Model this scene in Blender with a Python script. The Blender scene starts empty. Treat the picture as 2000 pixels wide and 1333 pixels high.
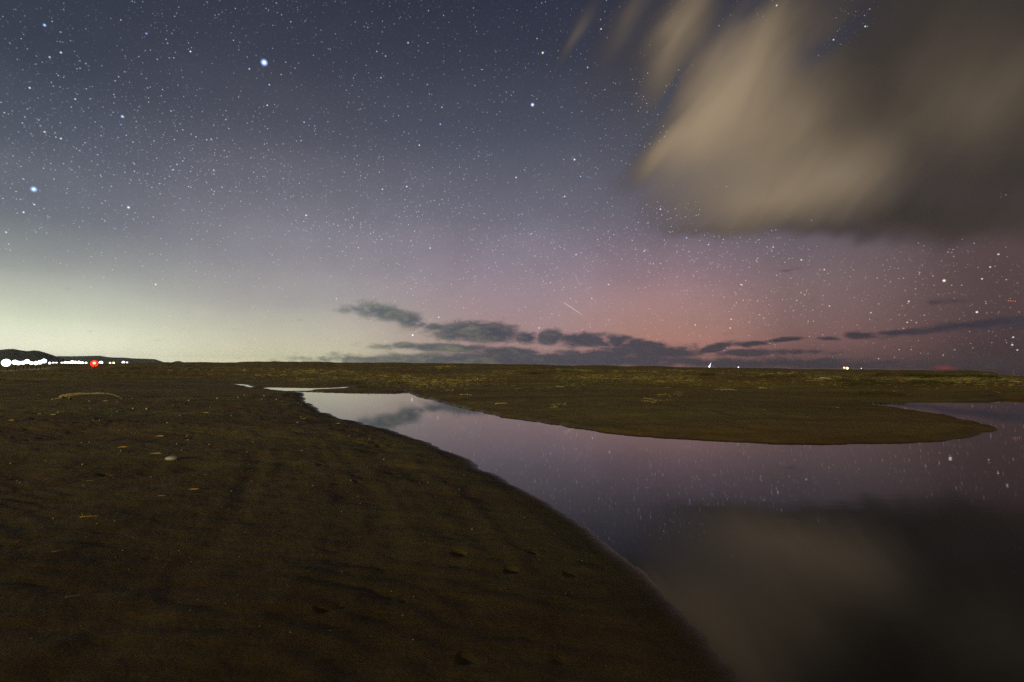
import bpy, math, random
import numpy as np
from mathutils import Matrix, Vector

scene = bpy.context.scene
COL = scene.collection
R = math.radians
rng = np.random.default_rng(7)
random.seed(7)

# ------------------------------------------------------------------ camera
W0, H0, F0 = 2000.0, 1333.0, 1090.0          # photograph size and focal length in its pixels
EYE = 1.62
PITCH, ROLL = 2.72, 0.16
cam_d = bpy.data.cameras.new('camera')
cam_d.sensor_width = 36.0
cam_d.lens = 36.0 * F0 / W0
cam_d.clip_start = 0.05
cam_d.clip_end = 200000.0
cam = bpy.data.objects.new('camera', cam_d)
COL.objects.link(cam)
CM = Matrix.Rotation(R(90 + PITCH), 4, 'X') @ Matrix.Rotation(R(ROLL), 4, 'Z')
cam.matrix_world = Matrix.Translation((0, 0, EYE)) @ CM
scene.camera = cam
CMn = np.array(CM.to_3x3())


def pdir(px, py):
    """unit direction in the world seen at a place of the photograph"""
    px = np.asarray(px, float); py = np.asarray(py, float)
    d = np.stack([(px - W0 / 2) / F0, -(py - H0 / 2) / F0, -np.ones_like(px)], -1)
    d = d @ CMn.T
    return d / np.linalg.norm(d, axis=-1, keepdims=True)


# ------------------------------------------------------------------ view
scene.view_settings.view_transform = 'Standard'
scene.view_settings.look = 'None'
scene.view_settings.exposure = 0.0
scene.view_settings.gamma = 1.0
scene.view_settings.use_curve_mapping = False
scene.cycles.use_denoising = False
scene.cycles.max_bounces = 6
scene.cycles.transparent_max_bounces = 24


def lin(c, k=1.0):
    return tuple(k * ((v / 255) / 12.92 if v / 255 <= 0.04045 else ((v / 255 + 0.055) / 1.055) ** 2.4) for v in c[:3]) + (1.0,)


# ------------------------------------------------------------------ node helper
class NT:
    def __init__(s, tree):
        s.t = tree; s.n = tree.nodes; s.l = tree.links

    def put(s, sock, v):
        if v is None: return
        if isinstance(v, bpy.types.NodeSocket): s.l.new(v, sock)
        else: sock.default_value = v

    def math(s, op, a, b=None, c=None, clamp=False):
        n = s.n.new('ShaderNodeMath'); n.operation = op; n.use_clamp = clamp
        for i, v in enumerate((a, b, c)): s.put(n.inputs[i], v)
        return n.outputs[0]

    def vmath(s, op, a, b=None, out=0):
        n = s.n.new('ShaderNodeVectorMath'); n.operation = op
        s.put(n.inputs[0], a); s.put(n.inputs[1], b)
        return n.outputs['Value'] if op in ('LENGTH', 'DOT_PRODUCT') else n.outputs[0]

    def ss(s, v, a, b, x=0.0, y=1.0, interp='SMOOTHSTEP'):
        n = s.n.new('ShaderNodeMapRange'); n.interpolation_type = interp
        s.put(n.inputs[0], v)
        for i, q in zip((1, 2, 3, 4), (a, b, x, y)): s.put(n.inputs[i], q)
        return n.outputs[0]

    def mix(s, f, a, b, mode='MIX'):
        n = s.n.new('ShaderNodeMix'); n.data_type = 'RGBA'; n.blend_type = mode; n.clamp_factor = True
        s.put(n.inputs[0], f); s.put(n.inputs[6], a); s.put(n.inputs[7], b)
        return n.outputs[2]

    def noise(s, vec, scale, detail=3.0, rough=0.5, dist=0.0, color=False):
        n = s.n.new('ShaderNodeTexNoise')
        s.put(n.inputs['Vector'], vec)
        n.inputs['Scale'].default_value = scale; n.inputs['Detail'].default_value = detail
        n.inputs['Roughness'].default_value = rough; n.inputs['Distortion'].default_value = dist
        return n.outputs['Color' if color else 'Fac']

    def mapping(s, vec, loc=(0, 0, 0), rot=(0, 0, 0), sc=(1, 1, 1), kind='TEXTURE'):
        n = s.n.new('ShaderNodeMapping'); n.vector_type = kind
        s.put(n.inputs[0], vec)
        n.inputs[1].default_value = loc; n.inputs[2].default_value = rot; n.inputs[3].default_value = sc
        return n.outputs[0]

    def ramp(s, f, stops):
        n = s.n.new('ShaderNodeValToRGB'); r = n.color_ramp; r.interpolation = 'B_SPLINE' if False else 'EASE'
        r.interpolation = 'CARDINAL'
        while len(r.elements) > 1: r.elements.remove(r.elements[-1])
        r.elements[0].position = stops[0][0]; r.elements[0].color = stops[0][1]
        for p, c in stops[1:]:
            e = r.elements.new(p); e.color = c
        s.put(n.inputs[0], f)
        return n.outputs[0]


# ------------------------------------------------------------------ the night sky (by compass direction and height)
def puv(px, py):
    """place of the photograph -> east/north and up/north slope of that direction"""
    d = pdir(px, py)
    return float(d[0] / d[1]), float(d[2] / d[1])


SKY_RAMPS = [  # azimuth, [(elevation, sRGB)]
    (-42, [(0, (255, 255, 222)), (1, (254, 255, 224)), (3.5, (220, 226, 198)), (7, (168, 173, 164)), (11, (116, 122, 128)), (16, (88, 94, 106)), (22, (64, 70, 85)), (28, (50, 56, 71)), (60, (34, 38, 52))]),
    (-22, [(0, (236, 234, 184)), (1, (218, 214, 176)), (5, (174, 171, 160)), (9, (146, 143, 147)), (14, (117, 116, 126)), (20, (87, 89, 102)), (26, (64, 67, 82)), (33, (47, 51, 67)), (60, (34, 38, 52))]),
    (0, [(0, (126, 108, 112)), (1.5, (160, 126, 124)), (5, (162, 134, 137)), (8.8, (146, 129, 140)), (14, (114, 109, 123)), (21, (83, 86, 101)), (28, (60, 64, 80)), (34, (45, 49, 67)), (60, (34, 38, 52))]),
    (16, [(0, (112, 82, 84)), (2, (164, 112, 102)), (4, (166, 121, 111)), (8, (146, 115, 119)), (13, (113, 101, 113)), (20, (85, 84, 97)), (28, (61, 63, 78)), (34, (46, 49, 66)), (60, (34, 38, 52))]),
    (29, [(0, (80, 62, 70)), (2, (114, 81, 80)), (4, (120, 91, 89)), (8, (116, 96, 99)), (13, (97, 88, 98)), (20, (72, 71, 84)), (28, (53, 55, 70)), (34, (46, 48, 64)), (60, (34, 38, 52))]),
    (42, [(0, (56, 46, 55)), (2, (68, 52, 56)), (5, (80, 62, 64)), (9, (86, 67, 69)), (14, (80, 67, 74)), (20, (62, 58, 67)), (28, (48, 48, 60)), (34, (44, 46, 60)), (60, (32, 36, 50))]),
]
# cx, cy, rx, ry, turn, weight, soft   (photograph pixels, turned into directions below)
LOW_CLOUDS = [
    (695, 604, 40, 10, -4, .75, 0), (752, 611, 62, 16, -8, .85, 0), (800, 624, 34, 15, -18, .9, 0), (822, 634, 14, 8, 0, .8, 0),
    (852, 640, 34, 8, 0, .8, 0), (925, 647, 84, 20, 0, 1, 0), (968, 650, 44, 20, -6, 1, 0), (885, 657, 40, 10, 0, .8, 0), (845, 656, 30, 5, 0, .5, 0),
    (860, 679, 130, 8, -2, .9, 0), (900, 681, 60, 9, 0, .8, 0), (985, 689, 76, 11, 0, 1, 0), (1040, 690, 20, 8, 0, .8, 0),
    (810, 704, 210, 8, -.4, .95, 0), (1050, 703, 330, 12, -.4, 1.1, 0), (1500, 710, 420, 11, -.4, .8, 0),
    (1027, 660, 23, 12, 0, 1, 0), (1075, 659, 27, 14, 10, 1, 0), (1136, 664, 50, 15, -4, 1, 0), (1175, 671, 34, 7, -10, .8, 0),
    (1205, 667, 26, 13, 0, 1, 0), (1250, 675, 50, 11, -4, 1, 0), (1275, 688, 120, 12, 0, 1, 0), (1190, 693, 120, 9, 0, .9, 0),
    (1390, 681, 42, 9, 16, 1, 0), (1345, 686, 70, 5, 0, .8, 0), (1405, 692, 26, 6, 0, .6, 0),
    (1470, 671, 38, 6, 3, 1, 0), (1530, 665, 42, 5, 5, 1, 0), (1460, 690, 54, 8, 0, .8, 0), (1560, 688, 60, 6, 0, .6, 0),
    (1615, 662, 26, 5, 0, .8, 0), (1682, 655, 38, 7, 0, .85, 0), (1762, 650, 64, 6, 4, .8, 0), (1890, 637, 150, 9, 7, .85, 0), (2150, 620, 200, 16, 5, .8, 0),
    (1540, 528, 70, 6, 3, .3, 0), (1850, 592, 110, 10, 6, .3, 0),
]
BIG_CLOUD = [
    (1130, 62, 115, 26, 61, .5), (1240, 45, 200, 66, 62, .52), (1300, 90, 200, 90, 60, .26), (1352, 55, 190, 48, 59, .95), (1430, 215, 260, 96, 56, 1.), (1312, 305, 135, 44, 32, .95), (1380, 150, 200, 60, 57, .6),
    (1570, 250, 240, 180, 20, 1.), (1520, 395, 200, 64, 8, 1.), (1760, 250, 320, 230, 0, 1.), (1910, 130, 280, 320, 0, 1.), (1820, 425, 320, 56, -2, .97),
    (1430, 440, 110, 18, 4, .6), (1660, 458, 170, 24, -3, .9), (2200, 230, 420, 300, 0, 1.), (2700, 200, 600, 340, 0, 1.), (1560, 60, 120, 70, 50, .8), (1900, -200, 500, 260, 10, 1.),
]
CLOUD_GAPS = [(1640, 72, 110, 24, 40, .36), (1500, 12, 70, 18, 30, .2), (1300, 175, 90, 14, 55, .35)]
CLOUD_LIT = [
    (1352, 55, 170, 36, 59, .85), (1410, 225, 230, 68, 55, 1.), (1325, 292, 110, 30, 34, .85), (1535, 110, 150, 52, 58, .7), (1510, 385, 130, 62, 10, .72),
    (1655, 345, 130, 70, 10, .6), (1590, 210, 130, 80, 40, .5), (1135, 65, 80, 14, 61, .6), (1250, 45, 130, 36, 62, .45), (1930, 190, 220, 110, 30, .28), (1440, 300, 160, 110, 40, .5), (1480, 170, 220, 110, 56, .62), (1570, 330, 200, 90, 12, .5), (1420, 120, 130, 60, 58, .5),
]


def blob_np(u, v, b):
    cu, cv = puv(b[0], b[1]); k = math.radians(b[4]); du, dv = u - cu, v - cv
    a = (du * math.cos(k) + dv * math.sin(k)) / (b[2] / F0 * (1 + cu * cu) ** .0); c = (-du * math.sin(k) + dv * math.cos(k)) / (b[3] / F0)
    d = np.sqrt(a * a + c * c); t = np.clip((1.15 - d) / .8, 0, 1)
    return b[5] * t * t * (3 - 2 * t)


world = bpy.data.worlds.new('World'); scene.world = world; world.use_nodes = True
wt = NT(world.node_tree); wt.n.clear()
tc = wt.n.new('ShaderNodeTexCoord').outputs['Generated']
sx = wt.n.new('ShaderNodeSeparateXYZ'); wt.l.new(tc, sx.inputs[0])
X, Y, Z = sx.outputs
EL = wt.math('MULTIPLY', wt.math('ARCSINE', Z), 180 / math.pi)
AZ = wt.math('MULTIPLY', wt.math('ARCTAN2', X, Y), 180 / math.pi)
efac = wt.math('POWER', wt.math('DIVIDE', wt.math('MAXIMUM', EL, 0.0), 60.0, clamp=True), 0.5)
cols = [wt.ramp(efac, [((e / 60) ** .5, lin(c)) for e, c in st]) for _, st in SKY_RAMPS]
sky = cols[0]
for i in range(1, len(cols)):
    sky = wt.mix(wt.ss(AZ, SKY_RAMPS[i - 1][0], SKY_RAMPS[i][0]), sky, cols[i])
sky = wt.mix(wt.ss(AZ, -75, -150), sky, cols[-1])          # behind: the dark side of the sky again
# airglow and the faint band of the milky way: soft uneven brightness
cloudy = wt.noise(wt.mapping(tc, sc=(.34, .34, .22)), 1.0, 4, .55)
sky = wt.mix(wt.ss(cloudy, .3, .7, 0, .35, 'LINEAR'), sky, wt.mix(1.0, sky, (1.28, 1.25, 1.25, 1), 'MULTIPLY'))
hs = wt.n.new('ShaderNodeHueSaturation'); hs.inputs['Saturation'].default_value = .91; wt.l.new(sky, hs.inputs['Color']); sky = hs.outputs[0]
mwu, mwv = puv(700, 430)
mwv_ = wt.math('ADD', wt.math('SUBTRACT', wt.math('DIVIDE', Z, wt.math('MAXIMUM', Y, .12)), mwv), wt.math('MULTIPLY', wt.math('SUBTRACT', wt.math('DIVIDE', X, wt.math('MAXIMUM', Y, .12)), mwu), .20))
mwb = wt.math('MULTIPLY', wt.ss(wt.math('ABSOLUTE', mwv_), .17, .0), wt.ss(wt.noise(wt.mapping(tc, sc=(.12, .12, .08)), 1.0, 4, .6), .3, .7, .35, 1.0))
sky = wt.mix(wt.math('MULTIPLY', mwb, wt.ss(Y, .12, .3)), sky, wt.mix(1.0, sky, (1.11, 1.10, 1.12, 1), 'MULTIPLY'))
fine = wt.noise(wt.mapping(tc, sc=(.06, .06, .05)), 1.0, 3, .6)
sky = wt.mix(1.0, sky, wt.mix(fine, (.93, .93, .94, 1), (1.07, 1.07, 1.06, 1)), 'MULTIPLY')
# slope coordinates for the clouds
ysafe = wt.math('MAXIMUM', Y, 0.12)
cmb = wt.n.new('ShaderNodeCombineXYZ')
wt.l.new(wt.math('DIVIDE', X, ysafe), cmb.inputs[0]); wt.l.new(wt.math('DIVIDE', Z, ysafe), cmb.inputs[1])
UV = cmb.outputs[0]
infront = wt.ss(Y, 0.12, 0.3)


def warp(uv, amp, sc, rot, scale, detail=3.0, rough=.55):
    nz = wt.noise(wt.mapping(uv, rot=(0, 0, R(rot)), sc=sc), scale, detail, rough, color=True)
    off = wt.vmath('MULTIPLY', wt.vmath('SUBTRACT', nz, (.5, .5, .5)), (amp[0], amp[1], 0))
    return wt.vmath('ADD', uv, off)


def blobs(uv, lst, lo=.35, hi=1.15, mode='MAXIMUM'):
    acc = None
    for b in lst:
        cu, cv = puv(b[0], b[1])
        m = wt.mapping(uv, (cu, cv, 0), (0, 0, R(b[4])), (b[2] / F0, b[3] / F0, 1))
        d = wt.ss(wt.vmath('LENGTH', m), hi, lo, 0, b[5])
        if acc is None: acc = d
        elif mode == 'SCREEN': acc = wt.math('SUBTRACT', wt.math('ADD', acc, d), wt.math('MULTIPLY', acc, d))
        else: acc = wt.math(mode, acc, d)
    return acc


# red glow of a light below the sea horizon
gu, gv = puv(1846, 719)
gm = wt.mapping(UV, (gu, gv, 0), (0, 0, 0), (34 / F0, 11 / F0, 1))
sky = wt.mix(wt.math('MULTIPLY', wt.ss(wt.vmath('LENGTH', gm), 1.0, 0.0, 0, .85), infront), sky, lin((158, 56, 40)))
clear_sky = sky
# low clouds
uvl = warp(UV, (.020, .006), (1.9, 1, 1), 0, 40, 3, .6)
dl = blobs(uvl, [(b[0], b[1], b[2] * 1.18, b[3] * 1.2) + b[4:] for b in LOW_CLOUDS], -.1, 1.75)
lown = wt.noise(wt.mapping(UV, sc=(2.4, 1, 1)), 52, 6, .60)
dl = wt.math('ADD', dl, wt.math('MULTIPLY', wt.math('SUBTRACT', lown, .5), 1.6))
dl = wt.math('MULTIPLY', wt.ss(dl, .20, .74), infront)
lowc = wt.mix(wt.ss(AZ, -16, 2), lin((88, 98, 104)), lin((62, 66, 81)))
lowc = wt.mix(wt.ss(AZ, 4, 30), lowc, lin((56, 52, 64)))
topl = wt.math('MULTIPLY', wt.ss(lown, .42, .75), wt.ss(AZ, 12, -14, 0.05, .7))
lowc = wt.mix(topl, lowc, lin((156, 150, 120)))
low_sky = wt.mix(wt.math('MULTIPLY', dl, .93), sky, lowc)
# the large cloud drifting in from the right, lit from below by the town
uvb = warp(UV, (.15, .15), (2.6, .9, 1), 55, 4.5, 3, .5)
uvb = warp(uvb, (.05, .04), (3.4, .8, 1), 52, 12, 3, .5)
shift = lambda lst: [(b[0] - 20,) + b[1:] for b in lst]
db = wt.math('SUBTRACT', blobs(uvb, shift(BIG_CLOUD), -.3, 1.52, 'SCREEN'), blobs(uvb, CLOUD_GAPS, -.1, 1.4), clamp=True)
vb = wt.n.new('ShaderNodeSeparateXYZ'); wt.l.new(uvb, vb.inputs[0])
db = wt.math('MULTIPLY', wt.ss(db, .02, .98), wt.math('MULTIPLY', infront, wt.ss(vb.outputs[1], .180, .265)))
lit = wt.math('MINIMUM', blobs(uvb, shift([b[:2] + (b[2] * 1.15, b[3] * 1.3, b[4], b[5] * .8) for b in CLOUD_LIT]), -.3, 1.4, 'SCREEN'), 1.0)
streak = wt.noise(wt.mapping(uvb, rot=(0, 0, R(54)), sc=(3.0, .8, 1)), 7, 3, .5)
lit = wt.math('MULTIPLY', lit, wt.ss(streak, .2, .75, .76, 1.03))
bigc = wt.mix(lit, wt.mix(streak, lin((50, 46, 42)), lin((70, 62, 55))), lin((164, 144, 118)))
under = blobs(uvb, [(1700, 470, 230, 26, -2, .35), (1890, 330, 200, 100, 0, .4)], -.2, 1.4, 'SCREEN')
bigc = wt.mix(under, bigc, lin((46, 44, 46)))
sky = wt.mix(wt.math('MULTIPLY', db, .97), sky, bigc)
bgh = wt.n.new('ShaderNodeBackground'); wt.l.new(sky, bgh.inputs[0]); bgh.inputs[1].default_value = 1.0
bgl = wt.n.new('ShaderNodeBackground'); wt.l.new(low_sky, bgl.inputs[0]); bgl.inputs[1].default_value = 1.0
bg = wt.n.new('ShaderNodeMixShader')                       # the low clouds lie below the big one
wt.l.new(wt.math('GREATER_THAN', wt.math('DIVIDE', Z, ysafe), .193), bg.inputs[0]); wt.l.new(bgl.outputs[0], bg.inputs[1]); wt.l.new(bgh.outputs[0], bg.inputs[2])
bg0 = wt.n.new('ShaderNodeBackground'); wt.l.new(clear_sky, bg0.inputs[0]); bg0.inputs[1].default_value = 1.0
ms = wt.n.new('ShaderNodeMixShader')                       # clouds only stand in the half of the sky ahead
wt.l.new(wt.math('MULTIPLY', wt.math('GREATER_THAN', Y, .12), wt.math('GREATER_THAN', Z, -.02)), ms.inputs[0]); wt.l.new(bg0.outputs[0], ms.inputs[1]); wt.l.new(bg.outputs[0], ms.inputs[2])
wo = wt.n.new('ShaderNodeOutputWorld'); wt.l.new(ms.outputs[0], wo.inputs[0])

# ------------------------------------------------------------------ the low warm light of the town behind the beach
SUN_AZ, SUN_EL = -150.0, 7.0
sd_ = bpy.data.lights.new('town_light', 'SUN'); sd_.energy = 2.2; sd_.angle = R(6); sd_.color = (1.0, .86, .43)
sun = bpy.data.objects.new('town_light', sd_); COL.objects.link(sun)
sv = Vector((math.sin(R(SUN_AZ)) * math.cos(R(SUN_EL)), math.cos(R(SUN_AZ)) * math.cos(R(SUN_EL)), math.sin(R(SUN_EL))))
sun.rotation_euler = sv.to_track_quat('Z', 'Y').to_euler()
sun.location = sv * 60


# ------------------------------------------------------------------ helpers for objects
def tag(o, label=None, cat=None, group=None, kind=None):
    if label: o['label'] = label
    if cat: o['category'] = cat
    if group: o['group'] = group
    if kind: o['kind'] = kind
    return o


def mesh(name, v, f, mat=None, smooth=True):
    m = bpy.data.meshes.new(name)
    m.from_pydata([tuple(map(float, p)) for p in v], [], [tuple(map(int, q)) for q in f]); m.update()
    if smooth: m.polygons.foreach_set('use_smooth', np.ones(len(m.polygons), bool))
    if mat: m.materials.append(mat)
    return m


def quads(name, v, q, mat, smooth=True):
    """fast mesh from arrays: v (n,3), q (m,k)"""
    m = bpy.data.meshes.new(name); q = np.asarray(q, np.int32); k = q.shape[1]
    m.vertices.add(len(v)); m.vertices.foreach_set('co', np.asarray(v, np.float32).ravel())
    m.loops.add(q.size); m.loops.foreach_set('vertex_index', q.ravel())
    m.polygons.add(len(q)); m.polygons.foreach_set('loop_start', np.arange(0, q.size, k, dtype=np.int32))
    m.polygons.foreach_set('loop_total', np.full(len(q), k, np.int32))
    m.polygons.foreach_set('use_smooth', np.full(len(q), smooth, bool))
    m.update(); m.validate()
    if mat: m.materials.append(mat)
    return m


def obj(name, me, parent=None, loc=(0, 0, 0), rot=(0, 0, 0), sc=(1, 1, 1)):
    o = bpy.data.objects.new(name, me); COL.objects.link(o)
    if parent: o.parent = parent
    o.location = loc; o.rotation_euler = rot; o.scale = sc
    return o


def empty(name, loc, rz=0):
    o = bpy.data.objects.new(name, None); COL.objects.link(o); o.empty_display_size = .2
    o.location = loc; o.rotation_euler = (0, 0, rz)
    return o


def pmat(name, col, rough=.8, spec=.3, noise=None, emit=None, strength=0.0):
    m = bpy.data.materials.new(name); m.use_nodes = True
    t = NT(m.node_tree); b = t.n['Principled BSDF']
    b.inputs['Base Color'].default_value = (*col, 1); b.inputs['Roughness'].default_value = rough
    b.inputs['Specular IOR Level'].default_value = spec
    if noise:
        sc, col2 = noise
        co = t.n.new('ShaderNodeTexCoord').outputs['Object']
        nz = t.noise(co, sc, 4, .6)
        t.l.new(t.mix(t.ss(nz, .3, .7), (*col, 1), (*col2, 1)), b.inputs['Base Color'])
        bp = t.n.new('ShaderNodeBump'); bp.inputs['Strength'].default_value = .4; bp.inputs['Distance'].default_value = .01
        t.l.new(nz, bp.inputs['Height']); t.l.new(bp.outputs[0], b.inputs['Normal'])
    if emit:
        b.inputs['Emission Color'].default_value = (*emit, 1); b.inputs['Emission Strength'].default_value = strength
    return m


# value noise on arrays
def _h(ix, iy, s):
    n = (ix.astype(np.int64) * 374761393 + iy.astype(np.int64) * 668265263 + s * 1442695041) & 0x7fffffff
    n = ((n ^ (n >> 13)) * 1274126177) & 0x7fffffff
    return ((n ^ (n >> 16)) & 0xffff) / 65535.0


def vnoise(x, y, s=0):
    ix = np.floor(x); iy = np.floor(y); fx = x - ix; fy = y - iy
    fx = fx * fx * fx * (fx * (fx * 6 - 15) + 10); fy = fy * fy * fy * (fy * (fy * 6 - 15) + 10)
    a, b = _h(ix, iy, s), _h(ix + 1, iy, s); c, d = _h(ix, iy + 1, s), _h(ix + 1, iy + 1, s)
    return (a + (b - a) * fx) * (1 - fy) + (c + (d - c) * fx) * fy - .5


def fbm(x, y, oct=4, s=0, g=.5):
    r = 0; a = 1.0
    for i in range(oct):
        r = r + a * vnoise(x * 2 ** i + 17.3 * i, y * 2 ** i - 9.1 * i, s + i); a *= g
    return r


def sstep(a, b, x):
    t = np.clip((x - a) / (b - a), 0, 1); return t * t * (3 - 2 * t)


# ------------------------------------------------------------------ shorelines (seen in the photograph, laid on the water level z = 0)
def flat(px, py, z=0.0):
    d = pdir(px, py); t = (z - EYE) / d[..., 2]
    return np.stack([d[..., 0] * t, d[..., 1] * t], -1)


near_px = [(560, 764.5), (597, 768), (594, 779), (606, 793), (636, 807), (700, 826), (760, 839), (820, 857), (870, 879), (920, 903), (965, 925), (1010, 948), (1060, 977),
           (1110, 1008), (1160, 1041), (1210, 1081), (1260, 1124), (1310, 1171), (1360, 1226), (1405, 1281), (1445, 1333), (1500, 1420)]
far_px = [(1672, 786.5), (1692, 790.5), (1720, 795), (1762, 800), (1800, 806), (1850, 813), (1890, 821), (1913, 829), (1936, 836), (1955, 841), (1925, 846), (1912, 851),
          (1880, 856), (1800, 862.5), (1700, 866.5), (1600, 866.5), (1500, 864), (1350, 858), (1200, 846), (1080, 829), (1020, 820), (950, 809), (900, 797), (850, 783), (806, 772),
          (796, 765.5), (786, 768.5), (690, 767.5), (640, 766.5)]
back_px = [(2300, 783), (2000, 779.5), (1952, 778), (1946, 781.5), (1900, 783.5), (1800, 785), (1720, 785)]
near_w = [flat(*p) for p in near_px] + [np.array((2.1, 1.2)), np.array((2.6, -3.0)), np.array((2.0, -30.0))]
right_w = [np.array((70.0, -30.0)), np.array((80.0, 20.0))]
back_w = [flat(*p) for p in back_px]
far_w = [flat(*p) for p in far_px]


def smooth_line(pts, n=3):
    """rounds a polyline a little (corner cutting)"""
    p = np.array(pts)
    for _ in range(n):
        q = np.empty((2 * len(p) - 2, 2)); q[0::2] = .75 * p[:-1] + .25 * p[1:]; q[1::2] = .25 * p[:-1] + .75 * p[1:]
        p = np.vstack([p[:1], q, p[-1:]])
    return p


near_l = smooth_line(near_w, 1); far_l = smooth_line(back_w + far_w, 1)
main_poly = np.vstack([near_l, right_w, far_l])
side_l = np.vstack([near_l[-1:], right_w, far_l[:1]])
pool_b = np.array([flat(*p) for p in [(517, 758.6), (528, 757.2), (560, 757.8), (610, 758.6), (650, 757.8), (692, 754.8), (668, 758.8), (620, 760.8), (600, 763.6), (560, 764), (532, 761.5)]])
pool_a = np.array([flat(*p) for p in [(448, 750.2), (470, 750.6), (484, 752), (495, 756), (489, 756.8), (477, 753.4), (462, 751.4)]])


def seg_dist(x, y, line, close=False):
    p = np.vstack([line, line[:1]]) if close else line
    best = np.full(x.shape, 1e18)
    for a, b in zip(p[:-1], p[1:]):
        dx, dy = b - a; L = dx * dx + dy * dy + 1e-12
        t = np.clip(((x - a[0]) * dx + (y - a[1]) * dy) / L, 0, 1)
        np.minimum(best, (x - a[0] - t * dx) ** 2 + (y - a[1] - t * dy) ** 2, out=best)
    return np.sqrt(best)


def inside(x, y, poly):
    c = np.zeros(x.shape, bool); q = np.roll(poly, 1, 0)
    for a, b in zip(poly, q):
        if a[1] == b[1]: continue
        c ^= ((a[1] > y) != (b[1] > y)) & (x < (b[0] - a[0]) * (y - a[1]) / (b[1] - a[1]) + a[0])
    return c


def horizon_y(px):
    d0 = (H0 / 2 + F0 * math.tan(R(PITCH)))
    return d0 + (px - 1000) * math.tan(R(ROLL))


crest_px = np.array([(-700, 711), (0, 712), (120, 711.5), (250, 709.5), (400, 709), (575, 708), (720, 709), (860, 711), (1000, 712.5), (1150, 714.5), (1300, 717), (1400, 718.5), (1550, 720.5),
                     (1700, 722.5), (1800, 724), (1900, 726.5), (1935, 729), (1955, 735), (2000, 736.5), (2200, 737), (3000, 738)])


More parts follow.
